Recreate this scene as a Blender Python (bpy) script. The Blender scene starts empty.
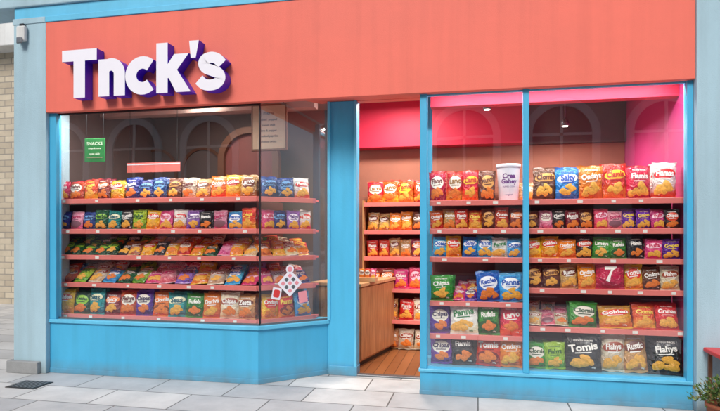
import bpy, bmesh, math, random
from mathutils import Vector, Matrix, noise
random.seed(7)
S=bpy.context.scene
COL=S.collection
R=math.radians

# ---------------------------------------------------------------- materials
def new_mat(name):
    m=bpy.data.materials.new(name); m.use_nodes=True
    nt=m.node_tree
    return m,nt,nt.nodes['Principled BSDF']
def lin(c):
    return tuple(((x/255)/12.92 if x/255<=0.04045 else (((x/255)+0.055)/1.055)**2.4) for x in c)
def mat(name,col,rough=0.5,var=0.12,scale=3.0,bump=0.0,bscale=60,metal=0,stretch=(1,1,1),grime=0.0,streak=0.0):
    m,nt,b=new_mat(name)
    c=lin(col)
    N=nt.nodes; L=nt.links
    tc=N.new('ShaderNodeTexCoord'); mp=N.new('ShaderNodeMapping'); mp.inputs['Scale'].default_value=stretch
    L.new(tc.outputs['Object'],mp.inputs['Vector'])
    n=N.new('ShaderNodeTexNoise'); n.inputs['Scale'].default_value=scale; n.inputs['Detail'].default_value=6; n.inputs['Roughness'].default_value=0.65
    L.new(mp.outputs[0],n.inputs['Vector'])
    r=N.new('ShaderNodeValToRGB')
    r.color_ramp.elements[0].position=0.3; r.color_ramp.elements[1].position=0.7
    r.color_ramp.elements[0].color=(*[max(0,x*(1-var)) for x in c],1)
    r.color_ramp.elements[1].color=(*[min(1,x*(1+var*0.6)) for x in c],1)
    L.new(n.outputs['Fac'],r.inputs['Fac']); out=r.outputs['Color']
    if streak>0:
        m3=N.new('ShaderNodeMapping'); m3.inputs['Scale'].default_value=(9,9,0.5); L.new(tc.outputs['Object'],m3.inputs['Vector'])
        n3=N.new('ShaderNodeTexNoise'); n3.inputs['Scale'].default_value=1.0; n3.inputs['Detail'].default_value=5; L.new(m3.outputs[0],n3.inputs['Vector'])
        q=N.new('ShaderNodeMapRange'); q.inputs['From Min'].default_value=0.45; q.inputs['From Max'].default_value=0.75; q.inputs['To Min'].default_value=0; q.inputs['To Max'].default_value=streak
        L.new(n3.outputs['Fac'],q.inputs['Value'])
        mx=N.new('ShaderNodeMixRGB'); mx.blend_type='MULTIPLY'; mx.inputs[2].default_value=(0.62,0.58,0.56,1)
        L.new(q.outputs[0],mx.inputs[0]); L.new(out,mx.inputs[1]); out=mx.outputs[0]
    if grime>0:
        sx=N.new('ShaderNodeSeparateXYZ'); L.new(tc.outputs['Object'],sx.inputs[0])
        gz=N.new('ShaderNodeMapRange'); gz.inputs['From Min'].default_value=0.0; gz.inputs['From Max'].default_value=0.16; gz.inputs['To Min'].default_value=1.0; gz.inputs['To Max'].default_value=0.0
        L.new(sx.outputs['Z'],gz.inputs['Value'])
        n4=N.new('ShaderNodeTexNoise'); n4.inputs['Scale'].default_value=7; n4.inputs['Detail'].default_value=7; L.new(tc.outputs['Object'],n4.inputs['Vector'])
        mm=N.new('ShaderNodeMath'); mm.operation='MULTIPLY'; L.new(gz.outputs[0],mm.inputs[0]); L.new(n4.outputs['Fac'],mm.inputs[1])
        m5=N.new('ShaderNodeMath'); m5.operation='MULTIPLY'; m5.inputs[1].default_value=grime*1.8; m5.use_clamp=True; L.new(mm.outputs[0],m5.inputs[0])
        mx=N.new('ShaderNodeMixRGB'); mx.inputs[2].default_value=(0.16,0.15,0.13,1)
        L.new(m5.outputs[0],mx.inputs[0]); L.new(out,mx.inputs[1]); out=mx.outputs[0]
    L.new(out,b.inputs['Base Color'])
    mr=N.new('ShaderNodeMapRange'); mr.inputs['To Min'].default_value=max(0.02,rough-0.08); mr.inputs['To Max'].default_value=min(1,rough+0.1)
    L.new(n.outputs['Fac'],mr.inputs['Value']); L.new(mr.outputs[0],b.inputs['Roughness'])
    b.inputs['Metallic'].default_value=metal
    if bump>0:
        n2=N.new('ShaderNodeTexNoise'); n2.inputs['Scale'].default_value=bscale; n2.inputs['Detail'].default_value=4
        L.new(tc.outputs['Object'],n2.inputs['Vector'])
        bp=N.new('ShaderNodeBump'); bp.inputs['Strength'].default_value=bump; bp.inputs['Distance'].default_value=0.01
        L.new(n2.outputs['Fac'],bp.inputs['Height']); L.new(bp.outputs[0],b.inputs['Normal'])
    return m
def emis(name,col,st):
    m,nt,b=new_mat(name)
    b.inputs['Base Color'].default_value=(*col,1)
    b.inputs['Emission Color'].default_value=(*col,1); b.inputs['Emission Strength'].default_value=st
    return m
def glass_mat(name,f0=0.05,tint=(0.95,0.98,0.97)):
    m=bpy.data.materials.new(name); m.use_nodes=True; nt=m.node_tree; nt.nodes.clear()
    N=nt.nodes;L=nt.links
    o=N.new('ShaderNodeOutputMaterial'); mx=N.new('ShaderNodeMixShader'); t=N.new('ShaderNodeBsdfTransparent'); g=N.new('ShaderNodeBsdfGlossy')
    t.inputs[0].default_value=(*tint,1); g.inputs['Roughness'].default_value=0.01; g.inputs[0].default_value=(0.97,0.98,1,1)
    lw=N.new('ShaderNodeLayerWeight'); lw.inputs[0].default_value=0.5
    pw=N.new('ShaderNodeMath'); pw.operation='POWER'; pw.inputs[1].default_value=5
    ma=N.new('ShaderNodeMath'); ma.operation='MULTIPLY_ADD'; ma.inputs[1].default_value=0.9; ma.inputs[2].default_value=f0; ma.use_clamp=True
    L.new(lw.outputs['Facing'],pw.inputs[0]); L.new(pw.outputs[0],ma.inputs[0])
    tc=N.new('ShaderNodeTexCoord'); n=N.new('ShaderNodeTexNoise'); n.inputs['Scale'].default_value=1.1
    L.new(tc.outputs['Object'],n.inputs['Vector'])
    bp=N.new('ShaderNodeBump'); bp.inputs['Strength'].default_value=0.05; bp.inputs['Distance'].default_value=0.02
    L.new(n.outputs['Fac'],bp.inputs['Height']); L.new(bp.outputs[0],g.inputs['Normal'])
    L.new(ma.outputs[0],mx.inputs[0]); L.new(t.outputs[0],mx.inputs[1]); L.new(g.outputs[0],mx.inputs[2]); L.new(mx.outputs[0],o.inputs[0])
    return m
def brick_mat(name,c1,c2,mc,bw,rh,ms,rot=None,rough=0.8,bump=0.4,off=0.5,stain=0.25):
    m,nt,b=new_mat(name); N=nt.nodes;L=nt.links
    tc=N.new('ShaderNodeTexCoord'); mp=N.new('ShaderNodeMapping')
    if rot: mp.inputs['Rotation'].default_value=rot
    L.new(tc.outputs['Object'],mp.inputs['Vector'])
    br=N.new('ShaderNodeTexBrick'); br.offset=off
    br.inputs['Color1'].default_value=(*lin(c1),1); br.inputs['Color2'].default_value=(*lin(c2),1); br.inputs['Mortar'].default_value=(*lin(mc),1)
    br.inputs['Scale'].default_value=1; br.inputs['Mortar Size'].default_value=ms; br.inputs['Brick Width'].default_value=bw; br.inputs['Row Height'].default_value=rh
    br.inputs['Mortar Smooth'].default_value=0.2
    L.new(mp.outputs[0],br.inputs['Vector'])
    n=N.new('ShaderNodeTexNoise'); n.inputs['Scale'].default_value=1.7; n.inputs['Detail'].default_value=9; n.inputs['Roughness'].default_value=0.72
    L.new(tc.outputs['Object'],n.inputs['Vector'])
    mr=N.new('ShaderNodeMapRange'); mr.inputs['From Min'].default_value=0.3; mr.inputs['From Max'].default_value=0.7
    mr.inputs['To Min'].default_value=1-stain; mr.inputs['To Max'].default_value=1.06
    L.new(n.outputs['Fac'],mr.inputs['Value'])
    mx=N.new('ShaderNodeMixRGB'); mx.blend_type='MULTIPLY'; mx.inputs[0].default_value=1
    L.new(br.outputs['Color'],mx.inputs[1]); L.new(mr.outputs[0],mx.inputs[2])
    L.new(mx.outputs[0],b.inputs['Base Color'])
    rr=N.new('ShaderNodeMapRange'); rr.inputs['To Min'].default_value=max(0.05,rough-0.2); rr.inputs['To Max'].default_value=min(1,rough+0.2)
    L.new(n.outputs['Fac'],rr.inputs['Value']); L.new(rr.outputs[0],b.inputs['Roughness'])
    n2=N.new('ShaderNodeTexNoise'); n2.inputs['Scale'].default_value=90
    L.new(tc.outputs['Object'],n2.inputs['Vector'])
    ad=N.new('ShaderNodeMath'); ad.operation='MULTIPLY_ADD'; ad.inputs[1].default_value=-1.0
    m2=N.new('ShaderNodeMath'); m2.operation='MULTIPLY'; m2.inputs[1].default_value=0.25
    L.new(n2.outputs['Fac'],m2.inputs[0]); L.new(br.outputs['Fac'],ad.inputs[0]); L.new(m2.outputs[0],ad.inputs[2])
    bp=N.new('ShaderNodeBump'); bp.inputs['Strength'].default_value=bump; bp.inputs['Distance'].default_value=0.006
    L.new(ad.outputs[0],bp.inputs['Height']); L.new(bp.outputs[0],b.inputs['Normal'])
    return m
def wood_mat(name,c1,c2,scale=1.0,axis=(1,12,12),rough=0.45):
    m,nt,b=new_mat(name); N=nt.nodes;L=nt.links
    tc=N.new('ShaderNodeTexCoord'); mp=N.new('ShaderNodeMapping'); mp.inputs['Scale'].default_value=axis
    L.new(tc.outputs['Object'],mp.inputs['Vector'])
    n=N.new('ShaderNodeTexNoise'); n.inputs['Scale'].default_value=scale*3; n.inputs['Detail'].default_value=8; n.inputs['Distortion'].default_value=0.6
    L.new(mp.outputs[0],n.inputs['Vector'])
    r=N.new('ShaderNodeValToRGB'); r.color_ramp.elements[0].position=0.3; r.color_ramp.elements[1].position=0.7
    r.color_ramp.elements[0].color=(*lin(c1),1); r.color_ramp.elements[1].color=(*lin(c2),1)
    L.new(n.outputs['Fac'],r.inputs[0]); L.new(r.outputs[0],b.inputs['Base Color']); b.inputs['Roughness'].default_value=rough
    return m

M_blue=mat('blue_paint',(72,174,216),0.42,0.10,2.2,0.10,35,stretch=(1,1,0.35),grime=0.55,streak=0.25)
M_bluetrim=mat('blue_trim_paint',(98,190,226),0.38,0.09,3,0.06,40,streak=0.2)
M_pillar=mat('pale_blue_render',(166,196,208),0.75,0.12,1.6,0.35,120,stretch=(1,1,0.4),grime=0.6,streak=0.3)
M_orange=mat('coral_render',(234,112,94),0.6,0.10,0.9,0.25,150,stretch=(0.6,1,0.8),streak=0.2)
M_cornice=mat('pale_stone',(212,214,212),0.8,0.12,2,0.2,90,streak=0.3)
M_plinth=mat('grey_plinth',(150,152,152),0.85,0.18,5,0.4,80)
M_pink=mat('pink_shelf_laminate',(228,124,116),0.35,0.08,4)
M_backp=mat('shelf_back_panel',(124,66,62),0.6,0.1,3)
M_hot=mat('hot_pink_wall',(204,32,70),0.6,0.08,2)
M_mag=mat('magenta_wall',(190,52,118),0.6,0.08,2)
M_tan=mat('tan_wall',(172,112,92),0.7,0.12,2)
M_grey=mat('interior_grey_wall',(104,92,90),0.7,0.15,1.5)
M_ceil=mat('ceiling_paint',(186,158,150),0.8,0.06,2)
M_white=mat('white_acrylic',(236,234,242),0.3,0.02,3)
M_purple=mat('purple_return',(84,40,204),0.4,0.08,5)
M_dark=mat('dark_metal',(30,30,34),0.4,0.1,5)
M_frame=mat('grey_metal',(120,124,128),0.35,0.1,5,metal=0.6)
M_glass=glass_mat('shop_glass',0.14,(0.98,0.99,0.99))
M_wood=wood_mat('counter_wood',(162,110,70),(200,146,98),1,(10,10,1))
M_wood2=wood_mat('counter_top_wood',(190,142,96),(222,180,132),1,(1,10,10))
M_floor=brick_mat('wood_floor_boards',(156,98,56),(128,76,42),(60,34,20),1.2,0.11,0.003,rot=(0,0,R(90)),rough=0.4,bump=0.15)
M_pave=brick_mat('stone_pavers',(212,211,208),(184,185,186),(112,110,106),0.78,0.46,0.007,rough=0.55,bump=0.4,off=0.37,stain=0.28)
M_brick=brick_mat('buff_brick',(200,188,166),(176,164,144),(146,140,130),0.34,0.13,0.010,rot=(R(90),0,0),rough=0.8)
M_asph=mat('asphalt',(62,62,64),0.85,0.2,6,0.5,150)
M_road=mat('road_paint',(215,215,210),0.7,0.15,8)
M_kerb=mat('kerb_stone',(160,160,156),0.8,0.15,3,0.2,60)
M_stone=mat('opposite_stone',(176,166,150),0.8,0.12,0.8,0.2,30)
M_stone2=mat('opposite_stone_trim',(230,225,214),0.8,0.08,1)
M_red=mat('red_paint',(206,44,44),0.4,0.1,8)
M_terra=mat('terracotta',(150,84,56),0.8,0.15,9,0.2,60)
M_soil=mat('soil',(60,46,36),0.95,0.3,30)
M_green=mat('green_sign',(38,128,62),0.5,0.06,5)
M_cream=mat('cream_board',(170,150,126),0.6,0.08,5)
M_brown=mat('brown_wood_trim',(104,66,46),0.55,0.15,4)
M_lamp=emis('lamp_glow',(1,0.93,0.82),6)
M_sink=mat('dark_ink',(40,34,36),0.6,0.05,5)
M_fade=mat('faded_ink',(96,78,66),0.6,0.05,5)
M_tag=mat('price_tag_card',(236,232,222),0.5,0.06,9)
M_pinkst=mat('pink_sticker',(232,150,160),0.4,0.05,5)
M_redst=mat('red_sticker',(214,60,60),0.4,0.05,5)

# ---------------------------------------------------------------- mesh helpers
def empty(name,loc=(0,0,0),parent=None):
    o=bpy.data.objects.new(name,None); COL.objects.link(o); o.location=loc; o.empty_display_size=0.1
    if parent: o.parent=parent
    return o
def obj(name,me,parent=None,mats=None,loc=(0,0,0),rot=(0,0,0)):
    o=bpy.data.objects.new(name,me); COL.objects.link(o)
    o.location=loc; o.rotation_euler=rot
    if mats:
        for m in mats: me.materials.append(m)
    if parent: o.parent=parent
    return o
def bev(o,w,seg=2):
    md=o.modifiers.new('bevel','BEVEL'); md.width=w; md.segments=seg; md.limit_method='ANGLE'; md.angle_limit=R(40)
def prism(name,pts,z0,z1,m,parent=None,b=0):
    n=len(pts)
    vs=[(p[0],p[1],z0) for p in pts]+[(p[0],p[1],z1) for p in pts]
    fs=[tuple(range(n))[::-1],tuple(range(n,2*n))]+[(i,(i+1)%n,n+(i+1)%n,n+i) for i in range(n)]
    me=bpy.data.meshes.new(name); me.from_pydata(vs,[],fs); me.update()
    o=obj(name,me,parent,[m])
    if b: bev(o,b)
    return o
def box(name,x0,x1,y0,y1,z0,z1,m,parent=None,b=0):
    return prism(name,[(x0,y0),(x1,y0),(x1,y1),(x0,y1)],z0,z1,m,parent,b)
def pane(name,p,q,z0,z1,m,parent):
    me=bpy.data.meshes.new(name); me.from_pydata([(p[0],p[1],z0),(q[0],q[1],z0),(q[0],q[1],z1),(p[0],p[1],z1)],[],[(0,1,2,3)])
    return obj(name,me,parent,[m])
def bar(name,p,q,t,z0,z1,m,parent=None,b=0,off=0.0):
    d=Vector((q[0]-p[0],q[1]-p[1])).normalized(); n=Vector((-d.y,d.x))
    a=[(p[0]+n.x*off,p[1]+n.y*off),(q[0]+n.x*off,q[1]+n.y*off),(q[0]+n.x*(off+t),q[1]+n.y*(off+t)),(p[0]+n.x*(off+t),p[1]+n.y*(off+t))]
    return prism(name,a,z0,z1,m,parent,b)

# ---------------------------------------------------------------- layout constants (metres)
XL=-4.635; XC=-2.158; BX,BY=-1.583,0.555; DX=-1.263; RX=-0.535; RR=1.803
FB=2.825; FT=3.80; SOF=2.95; CEIL=3.25
# ---------------------------------------------------------------- ground
g=box('ground',-150,150,-150,150,-0.30,-0.125,M_asph)
pv=box('pavement',-60,60,-7.2,12,-0.12,0.0,M_pave)
kb=box('kerb',-60,60,-7.36,-7.2,-0.122,0.003,M_kerb)
rd=box('road',-60,60,-12.5,-7.36,-0.13,-0.118,M_asph)
mk=empty('road_markings')
for i in range(-8,8): box('dash',i*4,i*4+2,-9.98,-9.86,-0.117,-0.113,M_road,mk)
box('far_pavement',-60,60,-16,-12.5,-0.12,0.004,M_pave)
dc=empty('drain_cover')
box('drain_frame',-4.55,-4.22,-0.62,-0.36,0.001,0.006,M_dark,dc)
for i in range(7): box('drain_slot',-4.53+i*0.043,-4.505+i*0.043,-0.6,-0.38,0.006,0.010,M_frame,dc)

# ---------------------------------------------------------------- shop building
B=empty('shop_building')
box('pillar_w',-4.98,-4.572,-0.06,0.30,0.0,3.80,M_pillar,B,0.006)
box('pillar_plinth_w',-5.03,XL,-0.11,0.30,0.0,0.13,M_plinth,B,0.008)
box('side_wall_w',-4.98,-4.80,0.30,5.0,0.0,3.8,M_pillar,B)
box('pillar_e',RR,3.6,-0.085,0.30,0.0,5.5,M_pillar,B,0.006)
box('pillar_plinth_e',RR+0.12,3.62,-0.10,0.2,0.0,0.10,M_plinth,B,0.006)
box('side_wall_e',RR+0.02,2.1,0.30,5.0,0.0,5.5,M_mag,B)
box('upper_band',-4.98,RR-0.002,-0.05,0.30,3.865,3.985,M_bluetrim,B,0.004)
box('pillar_cap_w',-4.99,-4.578,-0.066,0.25,3.80,3.864,M_pillar,B,0.004)
box('fascia_cap',-4.575,RR-0.002,-0.07,0.25,3.80,3.864,M_bluetrim,B,0.006)
box('cornice',-6.8,RR-0.004,-0.075,0.30,3.986,4.16,M_pillar,B,0.012)
box('cornice_lip',-6.9,RR-0.004,-0.10,0.30,4.161,4.26,M_cornice,B,0.01)
box('upper_wall',-6.8,RR-0.004,0.0,0.30,4.261,6.5,M_cornice,B)
box('back_wall_outer',-4.98,2.1,5.0,5.2,0,6.5,M_cornice,B)
box('roof',-4.80,RR+0.02,0.30,5.0,CEIL+0.02,CEIL+0.2,M_cornice,B)
box('fascia',-4.572,RR-0.001,-0.06,0.018,FB,FT,M_orange,B,0.004)
box('fascia_core',-4.572,RR-0.001,0.021,0.30,SOF,FT-0.002,M_cornice,B)
prism('soffit',[(XC+0.1,0.10),(RX,0.10),(RX,0.62),(BX-0.1,0.62)],SOF-0.015,SOF-0.001,M_orange,B)
box('entrance_header',BX,RX,0.56,0.66,SOF-0.02,CEIL,M_orange,B)
bay=[(XL,0.0),(XC,0.0),(BX,BY),(BX,0.75),(XL,0.75)]
prism('bay_base',bay,0.02,0.545,M_blue,B,0.006)
k=0.022
prism('bay_ledge',[(XL,-k),(XC+0.01,-k),(BX+0.02,BY-k),(BX,0.76),(XL,0.76)],0.545,0.585,M_bluetrim,B,0.006)
prism('bay_skirting',[(XL,-0.008),(XC+0.003,-0.008),(BX+0.006,BY-0.008),(BX,0.74),(XL,0.74)],0.0,0.05,M_blue,B,0.003)
box('bay_post_w',-4.572,-4.485,-0.012,0.07,0.585,FB+0.1,M_blue,B,0.005)
pane('bay_glass_w',(-4.485,0.038),(XC+0.004,0.038),0.585,SOF,M_glass,B)
pane('bay_glass_angled',(XC+0.008,0.042),(BX-0.01,BY+0.004),0.585,SOF,M_glass,B)
box('bay_joint',XC-0.002,XC+0.012,0.028,0.048,0.585,SOF,M_dark,B)
box('bay_sill_bead',-4.485,XC,0.026,0.055,0.585,0.603,M_frame,B)
box('bay_head_bead',-4.485,XC,0.022,0.055,FB-0.015,FB+0.02,M_dark,B)
bar('bay_sill_bead_angled',(XC+0.01,0.03),(BX,BY-0.01),0.02,0.585,0.603,M_frame,B)
box('entrance_pilaster',BX,DX,BY-0.012,BY+0.12,0.0,SOF-0.016,M_blue,B,0.006)
box('pilaster_trim',BX+0.0,BX+0.03,BY-0.03,BY-0.012,0.585,SOF-0.016,M_bluetrim,B,0.003)
box('pilaster_trim_e',DX-0.028,DX,BY-0.03,BY-0.012,0.0,SOF-0.016,M_bluetrim,B,0.003)
box('pilaster_foot',BX+0.02,DX+0.006,BY-0.034,BY+0.12,0.0,0.10,M_blue,B,0.004)
box('threshold',DX,RX,BY-0.03,BY+0.05,0.0,0.018,M_frame,B,0.004)
box('window_base',RX,RR-0.002,0.0,0.66,0.02,0.215,M_blue,B,0.006)
box('window_base_ledge',RX-0.012,RR-0.003,-0.020,0.67,0.215,0.245,M_bluetrim,B,0.006)
box('window_base_skirt',RX-0.005,RR-0.003,-0.008,0.655,0.0,0.04,M_blue,B,0.003)
for nm,a,b_ in (('post_a',RX,-0.469),('post_b',0.4007,0.453),('post_c',1.752,RR-0.003)):
    box(nm,a,b_,-0.012,0.07,0.245,FB+0.1,M_blue,B,0.005)
pane('window_glass_a',(-0.469,0.035),(0.4007,0.035),0.245,SOF,M_glass,B)
pane('window_glass_b',(0.453,0.035),(1.752,0.035),0.245,SOF,M_glass,B)
pane('return_glass',(-0.507,0.60),(-0.507,0.07),0.245,SOF,M_glass,B)
box('return_post',RX,-0.47,0.60,0.66,0.245,SOF,M_blue,B,0.004)
for a,b_ in ((-0.469,0.4007),(0.453,1.752)):
    box('head_bead',a,b_,0.022,0.055,FB-0.012,FB+0.02,M_bluetrim,B)
    box('sill_bead',a,b_,0.020,0.05,0.245,0.262,M_bluetrim,B)
# interior shell
box('floor',-4.80,RR+0.02,0.605,5.0,0.0,0.012,M_floor,B)
box('ceiling',-4.80,RR+0.02,0.30,5.0,CEIL,CEIL+0.018,M_ceil,B)
box('partition_back',-4.80,RR+0.02,3.0,3.1,0.012,CEIL,M_tan,B)
box('rear_wall',-1.70,RR-0.011,2.24,2.30,0.012,2.66,M_tan,B)
box('partition_w',-4.80,-1.75,2.3,2.4,0.012,CEIL,M_grey,B)
box('side_lining_w',-4.80,-4.78,0.30,2.3,0.012,CEIL,M_grey,B)
box('side_lining_e',RR-0.01,RR+0.018,0.09,3.0,0.26,CEIL,M_mag,B)
box('window_bulkhead',-0.46,RR-0.012,0.30,0.42,2.77,CEIL,M_hot,B)
box('back_bulkhead',-1.7,0.55,2.0,3.0,2.66,CEIL,M_hot,B)
box('back_bulkhead_e',0.55,RR-0.012,2.15,3.0,2.66,CEIL,M_grey,B)
box('ceiling_beam',-4.78,-1.9,1.1,1.25,3.02,CEIL,M_ceil,B)
def arch(name,cx,y,z0,zs,r,t,dep,m,parent):
    bm=bmesh.new()
    ins=[(cx-r,z0)]+[(cx+r*math.cos(a),zs+r*math.sin(a)) for a in [math.pi*(1-i/20) for i in range(21)]]+[(cx+r,z0)]
    ro=r+t
    outs=[(cx-ro,z0)]+[(cx+ro*math.cos(a),zs+ro*math.sin(a)) for a in [math.pi*(1-i/20) for i in range(21)]]+[(cx+ro,z0)]
    A=[[bm.verts.new((p[0],yy,p[1])) for p in q] for q in (ins,outs) for yy in (y,y+dep)]
    for i in range(len(ins)-1):
        bm.faces.new((A[0][i],A[0][i+1],A[2][i+1],A[2][i]))
        bm.faces.new((A[0][i],A[1][i],A[1][i+1],A[0][i+1]))
        bm.faces.new((A[2][i],A[2][i+1],A[3][i+1],A[3][i]))
    me=bpy.data.meshes.new(name); bm.to_mesh(me); bm.free()
    return obj(name,me,parent,[m])
def arch_fill(name,cx,y,z0,zs,r,m,parent):
    pts=[(cx+r,z0)]+[(cx+r*math.cos(math.pi*i/20),zs+r*math.sin(math.pi*i/20)) for i in range(21)]+[(cx-r,z0)]
    me=bpy.data.meshes.new(name); me.from_pydata([(p[0],y,p[1]) for p in pts],[],[tuple(range(len(pts)))[::-1]])
    return obj(name,me,parent,[m])
for i,cx in enumerate((-5.1+0.4,-3.95)):  # arch shapes added inside, standing in for reflections in the glass
    arch('reflection_arch',cx,2.26,0.02,2.45,0.30,0.04,0.04,M_brown,B)
    arch_fill('reflection_arch_panel',cx,2.285,0.02,2.45,0.30,M_grey,B)
arch('reflection_arch_wide',-3.12,1.98,0.02,2.55,0.36,0.09,0.1,M_brown,B)  # wider added arch, likewise a reflection put into solid shape
arch_fill('reflection_arch_wide_panel',-3.12,2.05,0.02,2.55,0.36,M_backp,B)

# neighbouring building to the left, set back
NB=empty('brick_building')
box('brick_wall',-16,-5.6,5.0,5.4,2.1,5.45,M_brick,NB)
box('brick_pier',-16,-8.6,5.0,5.4,0,2.1,M_brick,NB)
box('dark_opening',-8.6,-5.6,5.25,5.4,0,2.1,M_dark,NB)
box('opening_lintel',-8.6,-5.6,4.97,5.1,2.02,2.16,M_plinth,NB)
M_shut=mat('shutter_grey',(72,74,78),0.6)
for i in range(8): box('shutter_slat',-8.6,-5.6,5.2,5.24,0.1+i*0.24,0.31+i*0.24,M_shut,NB,0.01)
box('roof_eaves',-16,-5.3,4.6,5.6,5.45,6.6,M_cornice,NB,0.02)
box('brick_pier_e',-5.6,-4.99,4.95,5.4,0,5.45,M_brick,NB)

ab=empty('alarm_box')
box('casing',-4.90,-4.79,-0.12,-0.062,3.60,3.77,M_cornice,ab,0.02)
box('lens',-4.88,-4.81,-0.135,-0.118,3.57,3.64,M_frame,ab,0.01)
box('bracket',-4.87,-4.82,-0.10,-0.068,3.77,3.795,M_dark,ab)

# ---------------------------------------------------------------- sign lettering
def stroke(path,w):
    P=[Vector(p) for p in path]; Lf=[];Rt=[]
    for i,p in enumerate(P):
        if i==0: d=(P[1]-p).normalized()
        elif i==len(P)-1: d=(p-P[i-1]).normalized()
        else:
            d=((P[i+1]-p).normalized()+(p-P[i-1]).normalized()).normalized()
        n=Vector((-d.y,d.x)); Lf.append(tuple(p+n*w/2)); Rt.append(tuple(p-n*w/2))
    return (Lf,Rt)
def catmull(P,n=6):
    out=[]; Q=[P[0]]+P+[P[-1]]
    for i in range(1,len(Q)-2):
        p0,p1,p2,p3=[Vector(q) for q in Q[i-1:i+3]]
        for j in range(n):
            t=j/n
            out.append(tuple(0.5*((2*p1)+(p2-p0)*t+(2*p0-5*p1+4*p2-p3)*t*t+(3*p1-p0-3*p2+p3)*t**3)))
    out.append(P[-1]); return out
def arc(cx,cy,rx,ry,a0,a1,n=22):
    return [(cx+rx*math.cos(R(a0+(a1-a0)*i/n)),cy+ry*math.sin(R(a0+(a1-a0)*i/n))) for i in range(n+1)]
W=0.255
polys=[
 [(0.0,0.765),(0.82,0.765),(0.82,1.0),(0.0,1.0)],
 [(0.275,0),(0.545,0),(0.545,0.79),(0.275,0.79)],
 [(0.86,0),(1.112,0),(1.112,0.76),(0.86,0.76)],
 stroke([(1.345,0),(1.345,0.2)]+arc(1.155,0.445,0.19,0.20,0,165),W),
 stroke(arc(1.868,0.378,0.262,0.262,48,312),0.252),
 [(2.18,0),(2.43,0),(2.43,1.0),(2.18,1.0)],
 [(2.38,0.28),(2.52,0.30),(2.89,0.76),(2.57,0.76),(2.38,0.50)],
 [(2.42,0.36),(2.61,0),(2.93,0),(2.60,0.50)],
 [(2.935,0.66),(3.04,0.66),(3.11,1.0),(2.90,1.0)],
 stroke(catmull([(3.60,0.50),(3.50,0.605),(3.37,0.645),(3.24,0.61),(3.205,0.525),(3.26,0.44),(3.39,0.385),(3.52,0.325),(3.565,0.225),(3.50,0.135),(3.37,0.10),(3.22,0.125),(3.11,0.22)]),0.215),
]
u_=0.503
T2=lambda p:(-4.27+p[0]*u_,2.93+p[1]*u_)
bm=bmesh.new()
for k_,p in enumerate(polys):
    y0=-0.180-0.0006*k_; y1=-0.0615
    if isinstance(p,tuple):
        Lf,Rt=p; rows=[]
        for l,r in zip(Lf,Rt):
            l=T2(l); r=T2(r)
            rows.append([bm.verts.new((l[0],y0,l[1])),bm.verts.new((r[0],y0,r[1])),bm.verts.new((l[0],y1,l[1])),bm.verts.new((r[0],y1,r[1]))])
        for a,b in zip(rows,rows[1:]):
            f=bm.faces.new((a[0],a[1],b[1],b[0])); f.material_index=0
            f=bm.faces.new((a[0],b[0],b[2],a[2])); f.material_index=1
            f=bm.faces.new((a[1],a[3],b[3],b[1])); f.material_index=1
        for a in (rows[0],rows[-1]):
            f=bm.faces.new((a[0],a[2],a[3],a[1])); f.material_index=1
    else:
        q=[T2(x) for x in p]
        a=[bm.verts.new((x,y0,z)) for x,z in q]; c=[bm.verts.new((x,y1,z)) for x,z in q]
        f=bm.faces.new(a); f.material_index=0
        for i in range(len(q)):
            f=bm.faces.new((a[i],a[(i+1)%len(q)],c[(i+1)%len(q)],c[i])); f.material_index=1
me=bpy.data.meshes.new('shop_sign'); bm.to_mesh(me); bm.free()
obj('shop_sign',me,None,[M_white,M_purple])

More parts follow.
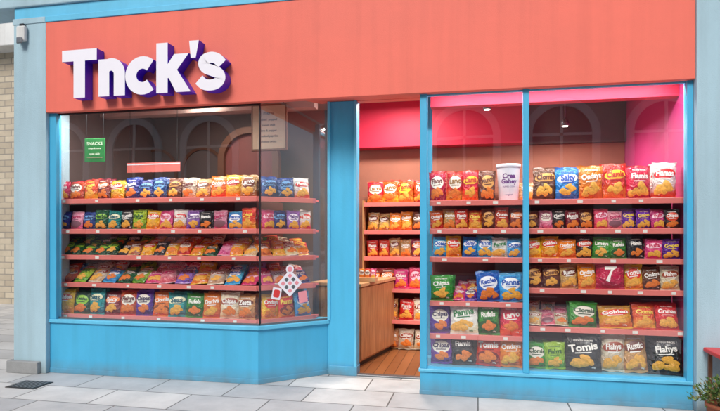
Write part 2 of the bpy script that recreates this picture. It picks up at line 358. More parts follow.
# ---------------------------------------------------------------- chip bags
TC={}
def text_mesh(txt,size,off=0.0):
    key=(txt,round(size,4),round(off,5))
    if key in TC: return TC[key]
    cu=bpy.data.curves.new('tmp','FONT'); cu.body=txt; cu.size=size; cu.align_x='CENTER'; cu.align_y='CENTER'; cu.resolution_u=3; cu.offset=off
    o=bpy.data.objects.new('tmp',cu); COL.objects.link(o)
    bpy.context.view_layer.update()
    me=bpy.data.meshes.new_from_object(o.evaluated_get(bpy.context.evaluated_depsgraph_get()))
    bpy.data.objects.remove(o); bpy.data.curves.remove(cu)
    vs=[(v.co.x,v.co.y) for v in me.vertices]; fs=[tuple(p.vertices) for p in me.polygons]
    bpy.data.meshes.remove(me)
    TC[key]=(vs,fs)
    return vs,fs
BW,BH,BD=0.20,0.27,0.085
def bag_mat(name,c1,c2,ang=0.35):
    m,nt,b=new_mat(name); N=nt.nodes;L=nt.links
    tc=N.new('ShaderNodeTexCoord'); sx=N.new('ShaderNodeSeparateXYZ'); L.new(tc.outputs['Generated'],sx.inputs[0])
    n=N.new('ShaderNodeTexNoise'); n.inputs['Scale'].default_value=3; L.new(tc.outputs['Generated'],n.inputs['Vector'])
    ad=N.new('ShaderNodeMath'); ad.operation='MULTIPLY_ADD'; ad.inputs[1].default_value=ang; L.new(n.outputs['Fac'],ad.inputs[0]); L.new(sx.outputs['Z'],ad.inputs[2])
    r=N.new('ShaderNodeValToRGB'); e=r.color_ramp.elements
    e[0].position=0.35; e[0].color=(*lin(c2),1); e[1].position=0.62; e[1].color=(*lin(c1),1)
    L.new(ad.outputs[0],r.inputs[0])
    oi=N.new('ShaderNodeObjectInfo'); hs=N.new('ShaderNodeHueSaturation')
    m1=N.new('ShaderNodeMapRange'); m1.inputs['To Min'].default_value=0.478; m1.inputs['To Max'].default_value=0.522; L.new(oi.outputs['Random'],m1.inputs['Value']); L.new(m1.outputs[0],hs.inputs['Hue'])
    m2=N.new('ShaderNodeMath'); m2.operation='MULTIPLY'; m2.inputs[1].default_value=7.13; L.new(oi.outputs['Random'],m2.inputs[0])
    m3=N.new('ShaderNodeMath'); m3.operation='FRACT'; L.new(m2.outputs[0],m3.inputs[0])
    m4=N.new('ShaderNodeMapRange'); m4.inputs['To Min'].default_value=0.78; m4.inputs['To Max'].default_value=1.1; L.new(m3.outputs[0],m4.inputs['Value']); L.new(m4.outputs[0],hs.inputs['Value'])
    L.new(r.outputs[0],hs.inputs['Color']); L.new(hs.outputs[0],b.inputs['Base Color'])
    b.inputs['Roughness'].default_value=0.30; b.inputs['Specular IOR Level'].default_value=0.7
    n2=N.new('ShaderNodeTexNoise'); n2.inputs['Scale'].default_value=16; n2.inputs['Detail'].default_value=3; n2.inputs['Distortion'].default_value=1.4
    av=N.new('ShaderNodeVectorMath'); av.operation='ADD'; L.new(tc.outputs['Object'],av.inputs[0]); L.new(oi.outputs['Random'],av.inputs[1])
    L.new(av.outputs[0],n2.inputs['Vector'])
    bp=N.new('ShaderNodeBump'); bp.inputs['Strength'].default_value=0.8; bp.inputs['Distance'].default_value=0.04
    L.new(n2.outputs['Fac'],bp.inputs['Height']); L.new(bp.outputs[0],b.inputs['Normal'])
    return m
flat_cache={}
def flat(c,rough=0.4):
    if c not in flat_cache: flat_cache[c]=mat('ink_%d_%d_%d'%c,c,rough,0.05,20)
    return flat_cache[c]
M_chip=mat('chip_gold',(236,172,66),0.6,0.35,60,0.3,80)
M_chip2=mat('chip_orange',(226,122,40),0.6,0.3,60,0.3,80)
def surf(x,z,ph=0):
    a=x/(BW/2); b=(z/BH)*2-1
    bb=min(1,abs(b)/0.90)
    v=BD/2*max(0,1-abs(a)**2.4)**0.62*max(0,1-bb**3.2)**0.7
    v+=0.0045*math.sin(a*9+ph)*bb**3*(1 if abs(b)<0.9 else 0)*max(0,1-a*a)
    v+=0.003*math.sin(z*70+ph*2+a*4)*(abs(a)**3)*(1-bb)
    return -v
def bag_mesh(name,foil,c1,band,txt,tcol,ph,chips=1,style=0):
    nx,nz=12,18
    vs=[];fs=[];mi=[]
    def X(a,b): return a*BW/2*(1-0.06*(1-b*b)+0.016*math.sin(b*11+ph)+0.01*math.sin(b*23+ph*3))
    for side in (1,-1):
        base=len(vs)
        for j in range(nz+1):
            b=-1+2*j/nz
            for i in range(nx+1):
                a=-1+2*i/nx
                y=surf(a*BW/2,(b+1)/2*BH,ph)
                zz=(b+1)/2*BH+ (0.004*math.sin(a*5+ph) if abs(b)>0.95 else 0)
                if b>0.9: y+=0.008*math.sin(a*3+ph)*(b-0.9)*10*side
                vs.append((X(a,b),y if side==1 else -y*0.8,zz))
        for j in range(nz):
            for i in range(nx):
                q=(base+j*(nx+1)+i,base+j*(nx+1)+i+1,base+(j+1)*(nx+1)+i+1,base+(j+1)*(nx+1)+i)
                fs.append(q if side==1 else q[::-1]); mi.append(1 if (j==0 or j==nz-1) else 0)
    def disc(cx,cz,rx,rz,off,m,rot=0,wob=0.0,rings=3,n=18):
        base=len(vs); vs.append((cx,surf(cx,cz,ph)-off,cz))
        for r in range(1,rings+1):
            for k in range(n):
                t=2*math.pi*k/n; q=1+wob*math.sin(3*t+cx*90)
                dx=rx*q*r/rings*math.cos(t); dz=rz*q*r/rings*math.sin(t)
                x=cx+dx*math.cos(rot)-dz*math.sin(rot); z=cz+dx*math.sin(rot)+dz*math.cos(rot)
                x=max(-BW*0.46,min(BW*0.46,x))
                vs.append((x,surf(x,z,ph)-off*(1 if r<rings else 0.6),z))
        for k in range(n):
            fs.append((base,base+1+k,base+1+(k+1)%n)); mi.append(m)
        for r in range(rings-1):
            for k in range(n):
                a=base+1+r*n+k; b2=base+1+r*n+(k+1)%n
                fs.append((a,a+n,b2+n,b2)); mi.append(m)
    def ribbon(x0,x1,z0,z1,off,m,sl=0.0,n=10):
        base=len(vs)
        for i in range(n+1):
            x=x0+(x1-x0)*i/n
            for z in (z0+sl*x,(z0+z1)/2+sl*x,z1+sl*x): vs.append((x,surf(x,z,ph)-off,z))
        for i in range(n):
            for q in (0,1):
                a=base+3*i+q; fs.append((a,a+3,a+4,a+1)); mi.append(m)
    def put_text(t,size,cz,off,m,sl=0.0,cx=0,st=1.15):
        tv,tf=text_mesh(t,size,size*0.035); base=len(vs)
        for x,z in tv:
            x2=x*math.cos(sl)-z*math.sin(sl)+cx; z2=x*math.sin(sl)+z*math.cos(sl)
            z2=z2*st+cz
            vs.append((x2,surf(x2,z2,ph)-off,z2))
        for f in tf: fs.append(tuple(base+i for i in f)); mi.append(m)
    if band is not None:
        if style==0: disc(0,BH*0.66,BW*0.43,BH*0.14,0.0016,2,rot=0.12)
        elif style==1: disc(0,BH*0.62,BW*0.38,BH*0.22,0.0016,2)
        elif style==2: disc(0,BH*0.30,BW*0.42,BH*0.19,0.0016,2,wob=0.06)
    if chips:
        cm=4 if chips==1 else 5
        base_=[(-0.035,0.075),(0.036,0.082),(0.0,0.058),(0.012,0.105),(-0.05,0.05),(0.05,0.05)]
        for i,(cx,cz) in enumerate(base_[:random.choice((4,5,6))]):
            sc=random.uniform(0.8,1.12)
            disc(cx+random.uniform(-.008,.008),cz+random.uniform(-.008,.008),0.034*sc,0.025*sc,0.003+0.0005*i,cm,rot=random.uniform(-.8,.8),wob=0.12)
    if txt:
        if len(txt)==1: put_text(txt,0.16,BH*0.5,0.0042,3,0.0)
        else:
            sz=min(0.07,0.215/max(3,len(txt))*1.45); sl=random.choice((0.12,0.0,0.18,0.06))
            put_text(txt,sz,BH*0.67,0.0042,3,sl)
            ribbon(-0.045,0.045,BH*0.515,BH*0.545,0.0026,2 if (band and style==2) else 3,sl*0.6)
            put_text('POTATO SNACKS',0.013,BH*0.855,0.0035,3)
            put_text('150g',0.014,BH*0.12,0.0035,3,cx=0.05*random.choice((-1,1)))
    me=bpy.data.meshes.new(name); me.from_pydata(vs,[],fs)
    for p,m in zip(me.polygons,mi): p.material_index=m; p.use_smooth=True
    me.update()
    for m in (foil,flat(tuple(int(min(255,x*0.8+30)) for x in c1),0.3),flat(band if band else c1),flat(tcol),M_chip,M_chip2): me.materials.append(m)
    return me
W_=(250,246,238)
D={}
ALT=['Flamis','Clomis','Tomis','Panns','Ondays','Crunas','Flahys','Rufels','Zesta','Kettles','Popsy','Munchi','Doriva','Chipas','Larvo']
def des(key,c1,c2,band,txt,tcol,chips=1,style=0):
    foil=bag_mat('foil_'+key,c1,c2)
    names=[txt] if len(txt)==1 else [txt]+random.sample(ALT,3)
    D[key]=[]
    for v,t in enumerate(names):
        st=style if v==0 else random.choice((0,1,2)); ch=chips if v<2 else (2 if chips else 0)
        bnd=band; tc_=tcol
        if v==2 and band is None: bnd=tuple(int(x*0.55) for x in c1); st=2
        if v==3 and band is None: bnd=(244,236,220); st=1; tc_=tuple(int(x*0.6) for x in c2)
        if v==3 and band is not None: bnd=None; tc_=W_ if sum(c1)<480 else (110,30,30)
        if v and bnd is not None and band is not None and st==2: st=1
        D[key].append(bag_mesh('chip_bag_'+key,foil,c1,bnd,t,tc_,len(D)*1.3+v*2.1,ch,st))
des('red',(214,24,32),(170,14,22),None,'Flamis',W_)
des('red2',(222,46,26),(236,116,34),(250,200,50),'Clamis',(190,20,30))
des('redy',(226,50,30),(240,162,40),None,'Crisps',(255,226,90))
des('seven',(214,18,56),(180,10,40),None,'7',W_,0)
des('orange',(240,120,24),(216,70,18),None,'Ondays',W_)
des('yellow',(246,188,26),(238,138,20),(226,46,30),'Golden',W_)
des('tan',(208,156,96),(172,108,60),(120,50,26),'Rustic',W_)
des('brown',(116,58,34),(76,34,24),(232,170,90),'Clomis',(90,30,20))
des('cream',(230,216,188),(214,180,132),(160,66,34),'Flahys',W_)
des('white',(240,238,232),(226,210,180),None,'Panns',(30,120,60),1,2)
des('whred',(236,230,224),(212,44,36),(214,28,32),'Flamas',W_)
des('black',(32,32,38),(22,22,28),None,'Tomis',W_)
des('black2',(38,30,32),(60,26,20),(214,60,26),'Flamis',W_)
des('navy',(26,50,140),(16,30,96),(120,176,230),'Boldos',(20,30,90))
des('blue',(22,112,210),(14,78,172),(240,242,248),'Salty',(30,80,180))
des('sky',(70,176,230),(34,134,210),(246,248,250),'Ocean',(20,86,180))
des('green',(46,156,48),(22,112,40),None,'Limeys',W_)
des('dgreen',(14,96,52),(8,64,38),(150,206,60),'Herbs',(20,70,40))
des('lime',(156,200,44),(80,152,40),None,'Fresh',(30,90,40))
des('pink',(236,74,132),(214,36,96),(252,210,224),'Puffs',(200,20,80))
des('lpink',(242,160,182),(232,100,140),None,'Sweets',(190,20,90),0)
des('purple',(106,40,170),(68,20,126),None,'Grapes',(250,214,80))
des('lilac',(170,120,206),(120,70,170),(250,240,252),'Berrys',(90,30,130))
des('maroon',(140,16,34),(96,8,24),(240,124,44),'Spicy',W_)
des('teal',(22,156,160),(14,110,130),(244,240,200),'Seas',(10,90,104))

def put_bag(key,x,y,z,w,h,rz=0,rx=0,parent=None,ry=0,name='chip_bag',v=None):
    o=bpy.data.objects.new(name,D[key][v] if v is not None else random.choice(D[key])); COL.objects.link(o)
    o.location=(x,y,z); o.rotation_euler=(rx,ry,rz)
    s=(w/BW+h/BH)/2
    o.scale=(w/BW,s,h/BH)
    if parent: o.parent=parent
    return o
def row(p0,p1,z,keys,h,asp=0.72,back=True,rx=-6,single=False,par=None,jit=1.0,n=None,mix=0.14,v=None):
    d=Vector((p1[0]-p0[0],p1[1]-p0[1])); Ln=d.length; d.normalize(); nb=Vector((-d.y,d.x)); rz=math.atan2(d.y,d.x)
    if n is None: n=max(1,int(Ln/(h*asp)+0.3))
    E=None if single else (par or empty('chip_bag_row'))
    pitch=Ln/n
    for i in range(n):
        key=keys[min(len(keys)-1,int(i*len(keys)/n))]
        if random.random()<mix*jit and not single: key=random.choice(keys)
        c=Vector(p0)+d*(pitch*(i+0.5)+random.uniform(-0.006,0.006))
        hh=h*random.uniform(0.90,1.06); ww=min(pitch*1.04,h*asp*1.15)*random.uniform(0.96,1.06)
        vv=v if single else (0 if random.random()<0.3 else None)
        put_bag(key,c.x,c.y+random.uniform(-0.010,0.010),z+0.001,ww,hh,rz+R(random.uniform(-9,9))*jit,R(rx+random.uniform(-5,4)),E,R(random.uniform(-3.5,3.5))*jit,v=vv)
        if back:
            c2=c+nb*0.085+d*random.uniform(-0.02,0.02)
            put_bag(key,c2.x,c2.y,z+0.001,ww*0.98,hh*random.uniform(0.97,1.06),rz+R(random.uniform(-5,5)),R(rx+random.uniform(-3,3)),E)
def pile(p0,p1,z,keys,h,asp=0.72,layers=3,tilt=-52):
    d=Vector((p1[0]-p0[0],p1[1]-p0[1])); Ln=d.length; d.normalize(); nb=Vector((-d.y,d.x)); rz=math.atan2(d.y,d.x)
    n=max(1,int(Ln/(h*asp)+0.3)); pitch=Ln/n; E=empty('chip_bag_pile')
    for l in range(layers):
        for i in range(n):
            key=keys[min(len(keys)-1,int(i*len(keys)/n))]
            if random.random()<0.18: key=random.choice(keys)
            c=Vector(p0)+d*(pitch*(i+0.5)+random.uniform(-0.014,0.014))+nb*(0.075*l)
            put_bag(key,c.x,c.y,z+0.012+0.036*l,pitch*1.04,h*random.uniform(0.92,1.05),rz+R(random.uniform(-12,12)),R(tilt+random.uniform(-9,9)),E,R(random.uniform(-7,7)))

def tags(x0,x1,yy,zc,parent,step=0.19):
    """small price cards clipped on a shelf lip"""
    vs=[];fs=[]; x=x0+random.uniform(0.04,0.12)
    while x<x1-0.06:
        w_=random.uniform(0.034,0.05); h_=0.026; b0=len(vs)
        vs+=[(x,yy-0.003,zc-h_/2),(x+w_,yy-0.003,zc-h_/2),(x+w_,yy-0.0025,zc+h_/2),(x,yy-0.0025,zc+h_/2)]
        fs.append((b0,b0+1,b0+2,b0+3)); x+=step*random.uniform(0.8,1.5)
    me=bpy.data.meshes.new('price_tags'); me.from_pydata(vs,[],fs); obj('price_tags',me,parent,[M_tag])

# ---------------------------------------------------------------- left display shelving (follows the bay)
LS=empty('display_shelf')
f0=(-4.74,0.15); f1=(-2.235,0.15); f2=(-1.745,0.62); DP=0.36
for zt in (1.89,1.555,1.27,0.965,0.615):
    prism('shelf_board',[f0,f1,f2,(f2[0],f0[1]+DP+0.24),(f1[0]-0.15,f0[1]+DP),(f0[0],f0[1]+DP)],zt-0.022,zt,M_pink,LS)
    bar('shelf_lip',f0,(f1[0]+0.004,f1[1]),-0.012,zt-0.042,zt+0.010,M_pink,LS,0.003)
    bar('shelf_lip_angled',(f1[0]+0.008,f1[1]),f2,-0.012,zt-0.042,zt+0.010,M_pink,LS,0.003)
    tags(-4.6,-2.25,0.138,zt-0.016,LS,0.34)
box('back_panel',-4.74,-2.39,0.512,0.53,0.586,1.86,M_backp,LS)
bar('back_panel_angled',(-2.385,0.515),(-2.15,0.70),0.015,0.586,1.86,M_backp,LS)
box('end_panel',-4.76,-4.742,0.15,0.53,0.586,1.90,M_pink,LS)
q0=(-4.66,0.22); q1=(-2.27,0.22); a0=(-2.215,0.235); a1=(-1.80,0.632)
row(q0,q1,1.89,['red','red','redy','maroon','yellow','tan','navy','yellow','navy','brown','cream','tan','orange','yellow','tan','purple'],0.235)
row(a0,a1,1.89,['navy','navy','whred','tan'],0.225)
row(q0,q1,1.555,['navy','blue','navy','dgreen','green','teal','black','lime','yellow','tan','pink','whred','lilac','lpink','pink','lpink','sky','redy','orange'],0.215)
row(a0,a1,1.555,['pink','navy','lilac','whred'],0.21)
pile(q0,q1,1.27,['dgreen','dgreen','green','dgreen','black','lime','yellow','tan','yellow','orange','yellow','cream','lpink','yellow','cream'],0.20,0.75)
pile(a0,a1,1.27,['orange','yellow','cream','redy'],0.19)
pile(q0,q1,0.965,['red','whred','cream','sky','dgreen','blue','lime','pink','lpink','lilac','pink','yellow','cream','sky','pink','orange'],0.22,0.8)
pile(a0,a1,0.965,['pink','red','whred','navy'],0.20)
row(q0,q1,0.615,['yellow','dgreen','teal','black','maroon','red','purple','red','orange','teal','green','red','orange','cream','tan','cream'],0.268,0.72)
row(a0,a1,0.615,['yellow','redy','sky','whred'],0.255)

# ---------------------------------------------------------------- right display shelving
RS=empty('display_shelf')
def shelf(x0,x1,y0,y1,zt,par,m=M_pink):
    box('shelf_board',x0,x1,y0,y1,zt-0.022,zt,m,par)
    box('shelf_lip',x0,x1,y0-0.012,y0,zt-0.040,zt+0.010,m,par,0.003)
A0,A1=-0.455,0.425; C0,C1=0.430,1.785
for zt in (1.82,1.55,1.28,0.86,0.545): shelf(A0,A1,0.13,0.48,zt,RS); tags(A0,A1,0.118,zt-0.015,RS,0.26)
for zt in (1.82,1.55,1.28,1.0,0.645): shelf(C0,C1,0.13,0.48,zt,RS); tags(C0+0.03,C1,0.118,zt-0.015,RS,0.26)
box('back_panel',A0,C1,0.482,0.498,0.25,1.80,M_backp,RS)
box('divider',0.4252,0.4298,0.12,0.48,0.25,1.84,M_pink,RS)
y=0.20
row((A0,y),(0.16,y),1.82,['red','redy','red2','brown'],0.285,0.6,single=True,n=4)
row((A0,y),(A1-0.01,y),1.55,['orange','tan','red','redy','brown','red','maroon','red'],0.20,0.6)
row((A0+0.02,y),(A1-0.01,y),1.28,['sky','yellow','blue','sky','white','sky','sky'],0.20,0.7)
row((A0+0.01,y),(-0.24,y),0.86,['green','green'],0.27,0.75,single=True,n=1)
pile((-0.23,y-0.02),(0.0,y-0.02),0.86,['pink','maroon','purple','red'],0.17)
row((0.0,y),(A1-0.01,y),0.86,['blue','sky'],0.28,0.75,single=True,n=2)
row((A0,y),(-0.265,y),0.545,['purple'],0.27,0.75,single=True,n=1)
row((-0.265,y-0.03),(0.0,y-0.03),0.545,['white'],0.33,0.75,single=True,n=1,v=0)
row((0.0,y),(A1-0.01,y),0.545,['green','red2'],0.28,0.75,single=True,n=2)
row((A0,y),(A1-0.01,y),0.25,['purple','black','red','orange'],0.285,0.75,single=True,n=4)
row((C0+0.08,y),(C1-0.06,y),1.82,['brown','blue','orange','red2','red','whred'],0.33,0.66,single=True,n=6,v=0)
row((C0+0.01,y),(C1-0.02,y),1.55,['brown','red','maroon','red','pink','lpink','black2','purple','pink','black2'],0.185,0.66)
row((C0+0.01,y),(C1-0.02,y),1.28,['yellow','yellow','orange','black2','green','green','black','pink','purple','black'],0.20,0.74)
row((C0+0.01,y),(1.07,y),1.0,['brown','brown','tan','orange'],0.22,0.72)
row((1.06,y-0.02),(1.30,y-0.02),1.0,['seven'],0.26,0.9,single=True,n=1,v=0)
row((1.31,y),(C1-0.02,y),1.0,['yellow','brown','cream'],0.22,0.72)
pile((C0+0.02,y),(0.82,y),0.645,['cream','lpink','cream','white'],0.17)
row((0.83,y),(1.07,y),0.645,['green'],0.25,0.9,single=True,n=1)
row((1.08,y),(1.38,y),0.645,['yellow'],0.23,1.1,single=True,n=1,rx=-25)
row((1.38,y),(C1-0.02,y),0.645,['redy','red'],0.24,0.8,single=True,n=2,rx=-18)
row((C0+0.01,y),(0.79,y),0.25,['green','lime'],0.25,0.72,single=True,n=2)
row((0.79,y-0.03),(1.10,y-0.03),0.25,['black'],0.36,0.75,single=True,n=1,v=0)
row((1.10,y),(1.50,y),0.25,['cream','tan'],0.34,0.6,single=True,n=2)
row((1.50,y-0.03),(C1-0.01,y-0.03),0.25,['black'],0.36,0.75,single=True,n=1,v=1)

def lathe(name,prof,mats,midx,parent,loc,n=40):
    vs=[];fs=[];mi=[]
    for r,z in prof:
        for k in range(n):
            t=2*math.pi*k/n; vs.append((r*math.cos(t),r*math.sin(t),z))
    for j in range(len(prof)-1):
        for k in range(n):
            a=j*n+k;b=j*n+(k+1)%n; fs.append((a,b,b+n,a+n)); mi.append(midx[j])
    fs.append(tuple(range(n))[::-1]); mi.append(midx[0]); fs.append(tuple(range((len(prof)-1)*n,len(prof)*n))); mi.append(midx[-1])
    me=bpy.data.meshes.new(name); me.from_pydata(vs,[],fs)
    for p,m in zip(me.polygons,mi): p.material_index=m; p.use_smooth=len(p.vertices)==4
    return obj(name,me,parent,mats,loc)
T=empty('snack_tub',(0.285,0.26,1.821))
lathe('tub_body',[(0.088,0),(0.090,0.004),(0.108,0.315),(0.108,0.318)],[M_white],[0,0,0],T,(0,0,0))
lathe('tub_lid',[(0.112,0.318),(0.116,0.320),(0.116,0.348),(0.112,0.352),(0.100,0.352),(0.098,0.347)],[M_white],[0]*5,T,(0,0,0))
def wrap_text(txt,size,zc,m,off=0.0):
    tv,tf=text_mesh(txt,size,off)
    vs=[]
    for x,z in tv:
        r=0.090+0.018*(zc+z)/0.315+0.0012; t=-math.pi/2+x/r
        vs.append((r*math.cos(t),r*math.sin(t),zc+z))
    me=bpy.data.meshes.new('tub_text'); me.from_pydata(vs,[],tf); obj('tub_text',me,T,[m])
P_ink=flat((110,40,130)); wrap_text('Crea',0.062,0.235,P_ink,0.002); wrap_text('Gahey',0.058,0.185,P_ink,0.002); wrap_text('PUFFED CORN',0.018,0.135,P_ink); wrap_text('original',0.022,0.06,P_ink)

# ---------------------------------------------------------------- back shelving (seen through the door)
BS=empty('wall_shelving')
for zt in (1.91,1.55,1.21,0.80,0.40): shelf(-1.45,1.78,1.85,2.2,zt,BS,M_pink)
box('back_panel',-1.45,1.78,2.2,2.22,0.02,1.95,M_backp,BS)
box('end_panel',-1.47,-1.452,1.84,2.22,0.014,1.95,M_wood,BS)
yb=1.93
row((-1.42,yb),(0.2,yb),1.91,['redy','red2','red','red','redy','red2','red'],0.31,0.62)
row((0.3,yb),(1.7,yb),1.91,['tan','red','brown','orange'],0.27,0.7)
row((-1.42,yb),(0.2,yb),1.55,['tan','orange','brown','tan','red','yellow','red'],0.24,0.6)
row((-1.42,yb),(0.2,yb),1.21,['red','tan','maroon','orange','brown','red'],0.24,0.6)
row((-1.42,yb),(0.2,yb),0.80,['maroon','pink','red','tan','brown'],0.26,0.7)
row((-1.42,yb),(0.2,yb),0.40,['tan','cream','red','brown'],0.27,0.75)
row((-1.42,yb),(0.2,yb),0.02,['tan','cream','red','brown'],0.26,0.75,back=False)

CT=empty('shop_counter',(-1.28,0.86,0.0)); CT.rotation_euler=(0,0,R(-12))
box('carcass',-0.62,-0.02,0.0,1.10,0.07,0.915,M_wood,CT,0.004)
box('kick',-0.60,-0.05,0.03,1.07,0.012,0.07,M_dark,CT)
box('worktop',-0.64,0.01,-0.025,1.125,0.915,0.955,M_wood2,CT,0.006)
box('side_panel',-0.02,-0.006,0.02,1.08,0.09,0.90,M_wood,CT,0.004)
sb=empty('snack_display_box',(-1.30,1.15,0.956))
box('tray',-0.14,0.14,-0.08,0.08,0,0.05,M_wood2,sb,0.004)
for i in range(4):
    put_bag(['yellow','orange','red','pink'][i],-0.10+i*0.066,0.0,0.02,0.08,0.13,0,R(-8),sb)

# ---------------------------------------------------------------- window graphics
GS=empty('hanging_sign',(-4.11,0.12,2.43)); GS.rotation_euler=(0,0,R(4))
box('board',-0.12,0.12,0,0.012,-0.13,0.13,M_green,GS,0.004)
def text_obj(txt,size,loc,m,parent,rot=(R(90),0,0)):
    tv,tf=text_mesh(txt,size,0.001)
    me=bpy.data.meshes.new('lettering'); me.from_pydata([(a,b,0) for a,b in tv],[],tf)
    return obj('lettering',me,parent,[m],loc,rot)
text_obj('SNACKS',0.05,(0,-0.002,0.07),flat((220,236,210)),GS)
text_obj('crisps & more',0.026,(0,-0.002,0.02),flat((220,236,210)),GS)
text_obj('open daily',0.03,(0,-0.002,-0.04),flat((220,236,210)),GS)
box('line',-0.09,0.09,-0.003,-0.0005,-0.085,-0.08,M_cream,GS)
for sx_ in (-0.1,0.1): box('cord',sx_-0.002,sx_+0.002,0.004,0.008,0.13,0.50,M_dark,GS)
PB=empty('menu_board',(-2.43,1.0,2.78))
box('frame',-0.225,0.225,0,0.03,-0.28,0.28,M_brown,PB,0.01)
box('panel',-0.20,0.20,-0.006,0.0,-0.255,0.255,M_cream,PB)
text_obj('menu',0.06,(0,-0.009,0.17),M_fade,PB)
for i,t in enumerate(('salted  popped','sweet chilli','lime & pepper','smoked paprika','cheese twists')): text_obj(t,0.036,(0,-0.009,0.09-i*0.065),M_fade,PB)
for sx_ in (-0.18,0.18): box('cord',sx_-0.003,sx_+0.003,0.01,0.016,0.28,0.47,M_dark,PB)
banner=empty('window_banner',(-3.83,0.9,2.33))
box('strip',-0.42,0.30,0,0.01,-0.06,0.06,M_pink,banner); box('strip_edge',-0.42,0.30,-0.004,0,0.03,0.045,M_white,banner)
for sx_ in (-0.38,0.26): box('cord',sx_-0.002,sx_+0.002,0.004,0.008,0.06,0.92,M_dark,banner)
pd=Vector((0.575,0.555)).normalized(); pa=math.atan2(pd.y,pd.x)
SK=empty('window_sticker',(-1.941+0.003,0.25+0.0,0.98)); SK.rotation_euler=(0,0,pa)
def flatpoly(name,pts,yy,m,parent):
    me=bpy.data.meshes.new(name); me.from_pydata([(p[0],yy,p[1]) for p in pts],[],[tuple(range(len(pts)))]); return obj(name,me,parent,[m])
def rrect(cx,cz,w,h,rot,r=0.015):
    pts=[]
    for (sx_,sz_,a) in ((1,1,0),(-1,1,90),(-1,-1,180),(1,-1,270)):
        for k in range(5):
            t=R(a+k*22.5); pts.append((sx_*(w/2-r)+r*math.cos(t),sz_*(h/2-r)+r*math.sin(t)))
    c,s=math.cos(rot),math.sin(rot)
    return [(cx+x*c-z*s,cz+x*s+z*c) for x,z in pts]
flatpoly('diamond',rrect(0.02,0.02,0.20,0.20,R(45)),-0.022,M_white,SK)
for i in range(3):
    for j in range(3):
        c,s=math.cos(R(45)),math.sin(R(45)); x0=(i-1)*0.055; z0=(j-1)*0.055
        flatpoly('tile',rrect(0.02+x0*c-z0*s,0.02+x0*s+z0*c,0.036,0.036,R(45),0.006),-0.0235,(M_frame if (i+j)%2 else M_pinkst),SK)
flatpoly('round',[(0.02+0.045*math.cos(R(a)),0.165+0.045*math.sin(R(a))) for a in range(0,360,15)],-0.0225,M_white,SK)
flatpoly('round_in',[(0.02+0.028*math.cos(R(a)),0.165+0.028*math.sin(R(a))) for a in range(0,360,15)],-0.024,M_pinkst,SK)
flatpoly('square',rrect(-0.13,-0.08,0.10,0.12,R(-12),0.01),-0.0225,M_white,SK)
flatpoly('square_in',rrect(-0.13,-0.08,0.07,0.08,R(-12),0.02),-0.024,M_redst,SK)
flatpoly('square_b',rrect(0.17,-0.13,0.10,0.12,R(8),0.01),-0.0225,M_pinkst,SK)

# ---------------------------------------------------------------- ceiling lamps (lit) and added window fill strips
def downlight(x,y,z,p,size=0.5,light=True,drop=0.0):
    e=empty('ceiling_lamp',(x,y,z-drop))
    lathe('housing',[(0.040,0),(0.045,0.0),(0.045,0.05),(0.02,0.08)],[M_frame],[0,0,0],e,(0,0,0.001),20)
    lathe('bulb',[(0.032,-0.004),(0.032,0.0)],[M_lamp],[0],e,(0,0,0),20)
    if drop: lathe('rod',[(0.006,0.08),(0.006,0.055+drop)],[M_frame],[0],e,(0,0,0),8)
    if light:
        l=bpy.data.lights.new('lamp','AREA'); l.shape='DISK'; l.size=size; l.energy=p; l.color=(1,0.92,0.82)
        o=bpy.data.objects.new('lamp_light',l); COL.objects.link(o); o.parent=e; o.location=(0,0,-0.02)
downlight(-3.3,1.2,CEIL-0.055,30)
downlight(0.95,1.3,CEIL-0.055,40,drop=0.48)
downlight(0.10,1.1,CEIL-0.055,0,light=False,drop=0.30)
downlight(-0.9,1.2,CEIL-0.055,60)
def strip(x0,x1,yy,zz,p):  # added fill light, kept out of view behind the fascia to brighten the bags
    e=empty('added_fill_strip',((x0+x1)/2,yy,zz))
    h=(x1-x0)/2
    box('housing',-h,h,-0.02,0.02,0.004,0.04,M_frame,e)
    box('fill_tube',-h+0.02,h-0.02,-0.012,0.012,-0.004,0.004,M_lamp,e)
    l=bpy.data.lights.new('lamp','AREA'); l.shape='RECTANGLE'; l.size=2*h; l.size_y=0.06; l.energy=p; l.color=(1,0.96,0.91)
    o=bpy.data.objects.new('lamp_light',l); COL.objects.link(o); o.parent=e; o.location=(0,0,-0.01); o.rotation_euler=(R(4),0,0)
strip(-4.4,-2.3,0.085,SOF-0.05,40)
strip(-0.4,1.70,0.085,SOF-0.05,32)

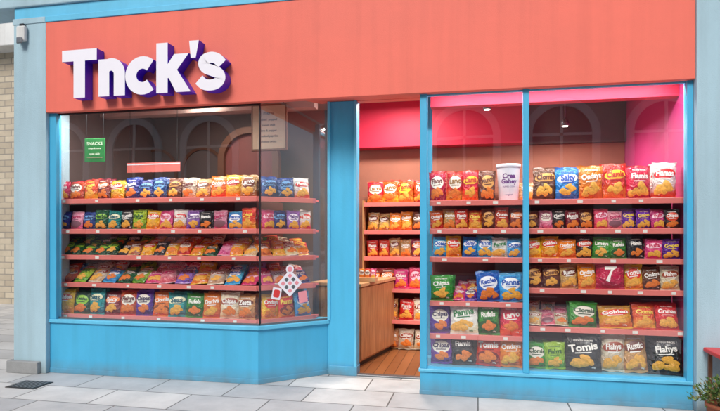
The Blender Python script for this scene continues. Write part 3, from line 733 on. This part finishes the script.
# ---------------------------------------------------------------- street furniture lower right
PT=empty('potted_plant',(1.84,-0.52,0))
lathe('pot',[(0.085,0),(0.09,0.004),(0.12,0.18),(0.128,0.18),(0.128,0.21),(0.112,0.21),(0.108,0.18)],[M_terra],[0]*6,PT,(0,0,0),28)
lathe('soil',[(0.108,0.175),(0.02,0.19)],[M_soil],[0],PT,(0,0,0),20)
lm=[mat('leaf_%d'%i,c,0.55,0.3,20) for i,c in enumerate(((70,104,44),(104,124,60),(142,128,78)))]
vs=[];fs=[];mi=[]
for i in range(620):
    th=random.uniform(0,2*math.pi); ph=math.acos(random.uniform(-0.2,1)); r=0.175*random.uniform(0.35,1.0)
    r*=1+0.3*noise.noise(Vector((math.cos(th)*2,math.sin(th)*2,ph)))
    c=Vector((r*math.sin(ph)*math.cos(th)*1.1,r*math.sin(ph)*math.sin(th)*1.1,0.235+r*math.cos(ph)*0.95))
    dirv=(c-Vector((0,0,0.18))).normalized()+Vector((random.uniform(-.6,.6),random.uniform(-.6,.6),random.uniform(-.4,.6)))
    dirv.normalize(); s=dirv.cross(Vector((random.uniform(-1,1),random.uniform(-1,1),1))).normalized()
    l=random.uniform(0.022,0.045); w=l*0.32; up=dirv.cross(s)*0.006
    b0=len(vs); vs+= [tuple(c),tuple(c+dirv*l*0.5+s*w+up),tuple(c+dirv*l),tuple(c+dirv*l*0.5-s*w+up)]
    fs.append((b0,b0+1,b0+2,b0+3)); mi.append(random.choices((0,1,2),(5,3,2))[0])
me=bpy.data.meshes.new('foliage'); me.from_pydata(vs,[],fs)
for p,m in zip(me.polygons,mi): p.material_index=m
obj('foliage',me,PT,lm)
for i in range(9):
    a=i*0.7; lathe('stem',[(0.004,0.0),(0.002,0.16)],[M_brown],[0],PT,(0.03*math.cos(a),0.03*math.sin(a),0.18),6).rotation_euler=(0.35*math.sin(a),0.35*math.cos(a),0)
TB=empty('side_table')
box('top',1.845,2.34,-0.44,-0.10,0.525,0.56,M_red,TB,0.008)
for x,yy in ((1.88,-0.40),(1.88,-0.15),(2.30,-0.40),(2.30,-0.15)): box('leg',x-0.014,x+0.014,yy-0.014,yy+0.014,0,0.525,M_brown,TB,0.003)
box('rail',1.895,2.285,-0.41,-0.39,0.47,0.50,M_brown,TB)

# ---------------------------------------------------------------- building opposite (seen as a reflection)
OB=empty('arcade_building')
box('wall',-34,22,-19,-16.3,0,10,M_stone,OB)
box('band',-34,22,-16.3,-16.1,3.3,3.6,M_stone2,OB); box('cornice',-34,22,-16.3,-15.9,9.4,10,M_stone2,OB)
box('band_b',-34,22,-16.3,-16.15,6.9,7.1,M_stone2,OB)
def oarch(cx,z0,zs,r):
    a=arch('arch_trim',0,-0.12,z0,zs,r,0.28,0.12,M_stone2,OB); a.location=(cx,-16.29,0); a.rotation_euler=(0,0,math.pi)
    f=arch_fill('arch_window',0,-0.02,z0,zs,r,M_dark,OB); f.location=(cx,-16.29,0); f.rotation_euler=(0,0,math.pi)
    box('mullion',cx-0.05,cx+0.05,-16.25,-16.2,z0,zs+r,M_stone2,OB); box('transom',cx-r,cx+r,-16.25,-16.2,zs-0.05,zs+0.05,M_stone2,OB)
for i in range(16):
    cx=-32+i*3.5
    oarch(cx,3.9,5.2,1.05)
    box('door',cx-1.1,cx+1.1,-16.3,-16.25,0.1,2.9,M_dark,OB)
    box('upper_window',cx-0.8,cx+0.8,-16.3,-16.25,7.5,9.2,M_dark,OB)
    box('upper_frame',cx-0.03,cx+0.03,-16.25,-16.2,7.5,9.2,M_stone2,OB)

# ---------------------------------------------------------------- light
el=R(42); az=R(190)
w=bpy.data.worlds.new('World'); S.world=w; w.use_nodes=True
bg=w.node_tree.nodes['Background']; sk=w.node_tree.nodes.new('ShaderNodeTexSky'); sk.sky_type='NISHITA'; sk.sun_disc=False
sk.sun_elevation=el; sk.sun_rotation=az; sk.dust_density=3.0; sk.air_density=1.0; sk.ozone_density=1.0
w.node_tree.links.new(sk.outputs[0],bg.inputs[0]); bg.inputs[1].default_value=0.15
sl=bpy.data.lights.new('sun','SUN'); sl.energy=2.2; sl.angle=R(22); sl.color=(1,0.98,0.94)
so=bpy.data.objects.new('sun',sl); COL.objects.link(so)
dv=Vector((math.sin(az)*math.cos(el),math.cos(az)*math.cos(el),math.sin(el)))
so.rotation_euler=dv.to_track_quat('Z','Y').to_euler()
# ---------------------------------------------------------------- camera
cd=bpy.data.cameras.new('camera'); cd.lens=28; cd.sensor_width=36; cd.shift_y=0.041; cd.clip_end=500
co=bpy.data.objects.new('camera',cd); COL.objects.link(co); co.location=(0,-5.284,1.5); co.rotation_euler=(R(90),0,R(11.9))
S.camera=co
S.view_settings.view_transform='Standard'; S.view_settings.look='None'; S.view_settings.exposure=0
